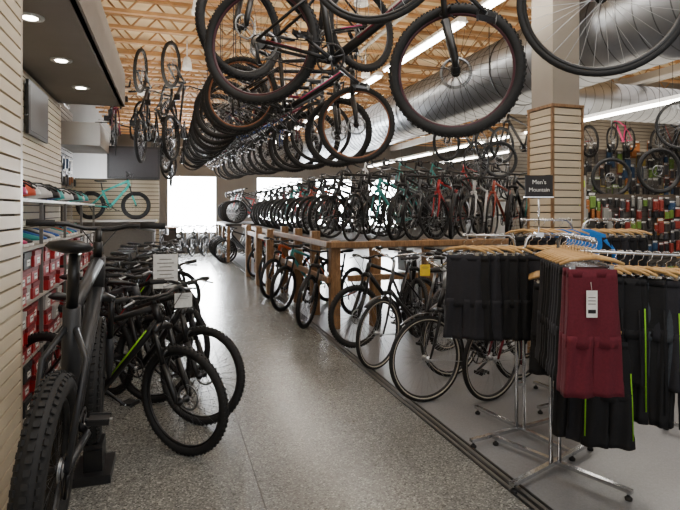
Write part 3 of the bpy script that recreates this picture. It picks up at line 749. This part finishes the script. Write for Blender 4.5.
def spare(x, y, z, kind, yaw):
    P = get_parts(kind); r = obj('spare_roadster_hoop', None, mx=Matrix.Translation((x, y, z)) @ Matrix.Rotation(math.radians(yaw), 4, 'Z'))
    for k in ('rim', 'tire', 'spokes', 'hub'): obj(k, P[k], parent=r)
    top(r, 'loose spoked bicycle wheel hung on display', 'wheel', 'display wheels hung above the gondola')
    R = SPEC[kind]['R']-.03
    b = MB(); b.path([(0, 0, 4.12-z-R), (0, 0, .03), (.02, 0, 0), (0, 0, -.02)], .004, DKM, 5)
    top(obj('display_hook', b, (x, y, z+R)), 'thin wire hook holding a wheel', 'hook', 'wheel hooks')
spare(7.38, 7.4, 2.12, 'mtb', -20); spare(7.1, 6.2, 2.15, 'mtb', -15); spare(5.93, 8.6, 2.5, 'mtb', -10); spare(6.7, 5.5, 2.72, 'road', -30); spare(5.3, 8.4, 2.45, 'road', 15)
RWG = 'bicycles hung along the rear wall'
for j, (x, c, c2, z0) in enumerate([(8.75, cPink, cPink, 3.02), (10.0, cBlack, cRed, 2.95), (11.3, cGrey, cBlack, 2.9), (7.4, cBlack, cRed, 2.95), (6.1, cBlack, cBlack, 2.8), (4.9, cGrey, cBlack, 2.8)]):
    f, r = (x, 8.75, z0), (x+(1.03 if j else .78), 9.05, z0+.05)
    bike('mtb', f, r, c, c2, hero=False, scale=1 if j else .75, label='pink bicycle hung high before the rear slat wall' if j == 0 else 'dark bicycle hung high before the rear slat wall', group=RWG); hooks([f, r], .33 if j else .25)
# ------------------------------------------------------------------ clothing
def ellring(cx, cy, z, a, b_, n, ph, amp, k=5):
    R = []
    for j in range(n):
        t = 2*pi*j/n; q = 1+amp*math.sin(k*t+ph)
        c, s = math.cos(t), math.sin(t)
        sc = (abs(c)**4+abs(s)**4)**(-.25)
        R.append(Vector((cx+a*c*sc*(1+.15*amp*math.sin(3*t+ph)), cy+b_*s*sc*q, z)))
    return R
def bottoms_mesh(W, H, crotch, flare=1.08, th=.024, legw=None, m='COL', trim=None, amp=1):
    b = MB(); n = 40; R = []; ph = random.uniform(0, 6)
    for i in range(12):
        t = i/11; z = -crotch*t
        R.append(ellring(0, 0, z, W/2*(1+.12*t+.01*math.sin(9*t)), th*(1+.6*t+.08*amp*math.sin(11*t+ph)), n, ph+t*1.5, (.30*t+.05)*amp, 7))
    b.rings(R, m)
    b.rings([ellring(0, 0, .006, W/2*1.01, th*1.05, n, 0, 0), ellring(0, 0, -.03, W/2*1.015, th*1.08, n, 0, 0)], m)
    lw = legw or W*.30
    for s in (-1, 1):
        R = []
        for i in range(12):
            t = i/11; z = -crotch*.85-(H-crotch*.85)*t
            a = (W*.29*(1-t)+lw*t); R.append(ellring(s*(W*.275*(1+.08*t)), 0, z+(.003*s if i == 11 else 0), a*(flare if t > .8 else 1), th*(1.45+.1*amp*math.sin(7*t+ph)), n, ph+t*2+s, .3*amp, 5))
        b.rings(R, m)
        if trim: 
            b.path([(s*W*.5, -th*1.2, -crotch*.5), (s*W*.53, -th*1.4, -crotch), (s*W*.55, -th*1.5, -H*.9)], .004, trim, 5)
    return b
def hanger_obj(M, group='wooden hangers on the clothing racks', clips=True):
    if 'hang' not in CACHE:
        b = MB()
        b.path([(-.15, 0, -.02), (-.1, 0, .0), (0, 0, .014), (.1, 0, .0), (.15, 0, -.02)], [.007, .009, .012, .009, .007], HANGW, 8)
        h = MB(); h.path([(0, 0, .02), (0, 0, .05), (.02, 0, .062), (.026, 0, .085), (.012, 0, .106), (-.012, 0, .106), (-.024, 0, .09)], .0025, CHR, 6)
        c = MB(); c.path([(-.12, .004, -.03), (.12, .004, -.03)], .0025, CHR, 6)
        for s in (-1, 1):
            c.box((s*.09, 0, -.042), (.022, .014, .035), CHR)
        CACHE['hang'] = (b.mesh('hanger'), h.mesh('hook'), c.mesh('clip_bar'))
    a, h, c = CACHE['hang']
    o = obj('clothes_hanger', a, mx=M); obj('hook', h, parent=o)
    if clips: obj('clip_bar', c, parent=o)
    return top(o, 'pale wooden clothes hanger with steel hook' + (' and clips' if clips else ''), 'hanger', group)
def garment(kind, x, y, zbar, yaw, col, col2=None, label='', group='shorts and trousers on the clothing racks', tag=False):
    M = Matrix.Translation((x, y, zbar-.1+.008)) @ Matrix.Rotation(math.radians(yaw), 4, 'Z')
    hanger_obj(M, clips=kind != 'jersey')
    key = ('g', kind, random.randint(0, 2))
    if key not in CACHE:
        if kind == 'shorts': CACHE[key] = bottoms_mesh(.235, .56, .34).mesh('shorts')
        elif kind == 'longshorts': CACHE[key] = bottoms_mesh(.228, .59, .36, th=.023, legw=.070, flare=1.04, amp=.8).mesh('shorts')
        elif kind == 'shorts_trim': CACHE[key] = bottoms_mesh(.22, .58, .32, trim='COL2').mesh('shorts')
        elif kind == 'trousers': CACHE[key] = bottoms_mesh(.19, .78, .30, flare=.95, legw=.045, th=.018, trim='COL2').mesh('trousers')
        elif kind == 'jersey':
            b = MB(); R = []
            for z, w, t_ in ((.02, .03, .022), (0, .08, .026), (-.02, .14, .03), (-.05, .17, .03), (-.15, .17, .032), (-.3, .165, .036), (-.5, .17, .036), (-.62, .175, .034)):
                R.append(ellring(0, 0, z, w, t_, 28, z*5, .2 if z < -.1 else .03))
            b.rings(R, 'COL')
            for s in (-1, 1): b.path([(s*.13, 0, -.06), (s*.19, 0, -.15), (s*.21, 0, -.3)], [.05, .045, .05], 'COL2', 12, sy=.5)
            CACHE[key] = b.mesh('jersey')
    o = obj({'longshorts': 'shorts'}.get(kind, kind.split('_')[0]), CACHE[key], col=col, col2=col2 or col, mx=M @ Matrix.Translation((0, 0, -.05 if kind != 'jersey' else .0)))
    top(o, label, 'clothing', group)
    if tag:
        t = MB(); t.box((0, 0, 0), (.05, .002, .125), WHT); t.path([(0, 0, .065), (.0, .012, .1)], .001, WHT, 4)
        for zz in (.03, .015, 0): t.box((0, -.0012, zz), (.034, .0006, .004), GREY)
        t.box((-.0, -.0012, -.035), (.036, .0006, .018), BLK)
        tg = obj('price_tag', t, parent=o, mx=Matrix.Translation((-.02, -.048, -.15))); tg['label'] = 'white hanging price tag'
    return o
def cf(rgb): return mat('cloth_%d_%d_%d' % rgb, rgb, .9, 0, .12, 90, .1)
fBlack = cf((19, 19, 22)); fMar = cf((90, 17, 34)); fGrey = cf((56, 61, 68)); fGreen = cf((130, 195, 40)); fBlue = cf((28, 110, 190)); fChar = cf((34, 34, 40))
def rack(px, py, arms, H, base_yaw=0, label='chrome four-way clothing rack'):
    b = MB(); 
    for s in (-.03, .03): b.path([(s, 0, .05), (s, 0, H*.94)], .0125, CHR, 10)
    for z in (.35, .7): b.box((0, 0, z), (.07, .02, .02), CHR)
    o = obj('clothing_rack', b, (px, py, 0)); top(o, label, 'clothing rack', 'chrome clothing racks')
    l = MB(); a0 = math.radians(base_yaw)
    for k in range(2):
        a = a0+k*pi/2; w = .44
        l.box((0, 0, .05+.001*k), (2*w, .03, .02), CHR, Matrix.Rotation(a, 4, 'Z'))
    obj('base', l, parent=o)
    for k in range(4):
        a = a0+k*pi/2; f = MB(); f.path([(.42*math.cos(a), .42*math.sin(a), .05), (.42*math.cos(a), .42*math.sin(a), .02)], .008, CHR, 8); f.lathe([(.018, 0), (.02, .012), (.01, .022)], (.42*math.cos(a), .42*math.sin(a), 0), RUB, 'z', 12)
        obj('foot', f, parent=o)
    for (dx, dy, z) in arms:
        am = MB()
        am.path([(0, 0, z-.25), (dx*.12, dy*.12, z-.03), (dx*.2, dy*.2, z), (dx, dy, z)], .0095, CHR, 10)
        am.lathe([(.002, -.014), (.012, -.012), (.014, 0), (.012, .012), (.002, .014)], (dx, dy, z), CHR, 'z', 10)
        obj('arm', am, parent=o)
    return o
rp = (2.19, 2.62)
rack(*rp, [(-.30, -.62, 1.405), (.44, -.56, 1.31), (.35, .45, 1.22), (.14, -.30, .96)], 1.37, 20)
nn = 10
for j in range(nn):
    t = .24+.72*j/(nn-1); x = rp[0]-.30*t; y_ = rp[1]-.62*t
    last = j == nn-1
    garment('longshorts' if j >= nn-2 else 'shorts', x, y_, 1.405, -20+random.uniform(-5, 5)*(0 if last else 1)-(0 if last else 4), fMar if j >= nn-2 else random.choice([fBlack, fBlack, fChar]), label='maroon baggy cycling shorts with a white price tag' if last else ('maroon baggy cycling shorts' if j == nn-2 else 'black cycling shorts hanging on the rack'), tag=last)
for j in range(13):
    t = .24+.74*j/12; x = rp[0]+.44*t; y_ = rp[1]-.56*t
    garment('trousers' if j in (1, 3, 5, 7, 10) else 'shorts_trim', x, y_, 1.31, -62+random.uniform(-14, 14), [fBlack, fChar, fBlack, fGrey, fBlack, fBlack, fGrey, fBlack, fChar, fGrey, fBlack, fChar, fBlack][j], fGreen if j in (1, 5, 8, 10) else fBlack, label='dark cycling bottoms with green side piping' if j in (1, 5, 8, 10) else 'dark cycling shorts hanging from a wooden hanger')
for j in range(3):
    t = .4+.5*j/2; garment('shorts_trim', rp[0]+.14*t, rp[1]-.30*t, .96, -40+random.uniform(-8, 8), [fBlack, fChar, fBlack][j], fGreen if j == 2 else fBlack, label='black cycling shorts hanging on the lower arm')
for j in range(7):
    t = .3+.65*j/6; garment('shorts', rp[0]+.35*t, rp[1]+.45*t, 1.22, -40, [fBlack, fChar, fBlack, fBlack, fChar, fGrey, fBlack][j], fBlack, label='dark cycling shorts hanging on the rack')
rp = (2.30, 3.10)
rack(*rp, [(-.38, .10, 1.375), (.38, -.08, 1.375)], 1.375, 10)
for j in range(13):
    t = -1+2*j/12
    if abs(t) < .1: continue
    x = rp[0]+.38*t*1.0; y_ = rp[1]-(.10 if t < 0 else .08)*t
    garment('shorts', x, y_, 1.375, -52+random.uniform(-10, 10), random.choice([fBlack, fBlack, fChar]) if j != 11 else fGrey, label='black cycling shorts hanging in a row')
rp = (3.1, 3.45)
rack(*rp, [(-.45, .10, 1.47), (.4, -.15, 1.47)], 1.47, 10)
for j in range(13):
    t = -.97+1.94*j/12
    if abs(t) < .12: continue
    blue = j in (4, 5, 7)
    garment('jersey' if blue else 'shorts', rp[0]+(.45 if t < 0 else .4)*t, rp[1]-(.10 if t < 0 else .15)*t, 1.47, -35 if blue else -60, fBlue if blue else [fBlack, fChar, fBlack][j % 3], fBlue if blue else fBlack, label='bright blue cycling jersey on a wooden hanger' if blue else 'dark cycling shorts hanging on a wooden hanger', group='garments on the rear clothing rack')
rp = (3.55, 2.5)
rack(*rp, [(-.45, -.1, 1.36), (.3, -.3, 1.36)], 1.36, 30)
for j in range(8):
    t = .2+.75*j/7
    garment('shorts_trim', rp[0]-.45*t, rp[1]-.1*t, 1.36, -60, [fBlack, fChar, fBlack, fGrey][j % 4], fGreen, label='dark cycling shorts with green piping on the side rack')
s_yaw = math.radians(-17.8)
b = MB(); b.path([(0, 0, -.335), (0, 0, -.06)], .006, CHR, 8); b.box((0, 0, -.335), (.05, .05, .03), CHR)
so_ = obj('rack_sign', b, mx=Matrix.Translation((2.43, 3.07, 1.715)) @ Matrix.Rotation(s_yaw, 4, 'Z')); top(so_, "dark sign reading Men's Mountain on a chrome stem", 'sign')
q = MB(); q.box((0, 0, 0), (.19, .012, .15), cm((36, 34, 36), .7)); q.box((0, 0, -.076), (.2, .016, .006), CHR); obj('sign_plate', q, parent=so_)
text("Men's", .042, WHT, (0, -.008, .027), (pi/2, 0, 0), so_); text("Mountain", .038, WHT, (0, -.008, -.026), (pi/2, 0, 0), so_)
def card(x, y, z, w, h, yaw, rows, label, col=WHT):
    b = MB(); b.box((0, 0, 0), (w, .004, h), col); b.torus((0, 0, h/2+.015), .015, .0015, DKM, 12, 4)
    o = obj('price_card', b, mx=Matrix.Translation((x, y, z)) @ Matrix.Rotation(math.radians(yaw), 4, 'Z')); top(o, label, 'price card')
    p = MB()
    for r in range(rows): p.box((0, -.003, h*.35-r*h*.11), (w*(.7 if r % 2 else .5), .001, h*.025), GREY)
    obj('print', p, parent=o)
card(-.03, 4.1, 1.10, .17, .25, 0, 7, 'white price card hanging from a handlebar')
card(.09, 3.86, .92, .12, .10, 10, 3, 'small white price card on a bicycle')
card(1.98, 3.9, 1.06, .08, .09, -20, 3, 'yellow sale tag on a city bicycle', cm((235, 200, 30), .6))
b = MB(); b.box((0, 0, .5), (1.6, .6, 1.0), cm((44, 40, 38))); b.box((0, 0, 1.02), (1.7, .7, .04), TIMBER); b.box((0, -.305, .5), (1.5, .01, .85), cm((70, 62, 56)))
top(obj('sales_counter', b, (-.6, 17.0, 0)), 'dark sales counter with a wooden top', 'counter')
for j in range(4): floor_bike('mtb', -.1+j*.4, 18.3, 250, [cBlack, cGrey][j % 2], cBlack, hero=False, label='bicycle standing before the far windows', group='bicycles before the far windows')
for j in range(6): floor_bike('mtb', -.1, 12.2+j*.6, -35, [cBlack, cGrey, cBlack][j % 3], cBlack, hero=False, label='dark bicycle parked beyond the slat wall', group=LG)
# ------------------------------------------------------------------ lights, world, camera
def area(loc, sx, sy, p, rot=(0, 0, 0), col=(1, .97, .93)):  # invisible area lamp added to brighten the room, not a shop fixture
    l = bpy.data.lights.new('added_light', 'AREA'); l.shape = 'RECTANGLE'; l.size = sx; l.size_y = sy; l.energy = p; l.color = col
    o = bpy.data.objects.new('added_light', l); C.objects.link(o); o.location = loc; o.rotation_euler = rot
    return o
area((1.0, 1.5, 4.0), 2.0, 3.5, 110); area((1.2, 9, 4.0), .8, 9, 90); area((6.5, 6, 3.3), 2, 5, 85); area((9.5, 6.5, 4.0), 3, 4, 55)  # added overhead fill for overall ambient light
area((-1.0, 6, 2.95), .6, 3.5, 10); area((3, 14, 4.0), 3, 6, 90)  # more added fill, under the soffit and over the rear
area((1.5, -1.8, 2.2), 5, 2, 65, (math.radians(90), 0, 0), (.95, .98, 1))  # added front fill from behind the camera
area((7.5, 8, 2.9), 6, 8, 270, (pi, 0, 0), (1, .88, .70)); area((2.6, 8, 3.3), 1.0, 12, 135, (pi, 0, 0), (1, .88, .70)); area((-.1, 7, 3.3), .8, 10, 70, (pi, 0, 0), (1, .88, .70))  # added warm uplights brightening the ceiling, no fixtures there
area((.8, 19.6, 1.8), 1.6, 2.0, 650, (math.radians(-90), 0, 0), (.95, .98, 1))  # added panel strengthening the daylight from the far window
w = bpy.data.worlds.new('world'); bpy.context.scene.world = w; w.use_nodes = True
w.node_tree.nodes['Background'].inputs['Color'].default_value = (.93, .97, 1, 1)
w.node_tree.nodes['Background'].inputs['Strength'].default_value = 40
cam = bpy.data.cameras.new('camera'); co = bpy.data.objects.new('camera', cam); C.objects.link(co)
co.location = (0, 0, 1.55); co.rotation_euler = (pi/2, 0, math.radians(-17.8))
cam.sensor_width = 36; cam.lens = 530/680*36; cam.shift_y = -(255-210)/680; cam.clip_start = .05
bpy.context.scene.camera = co
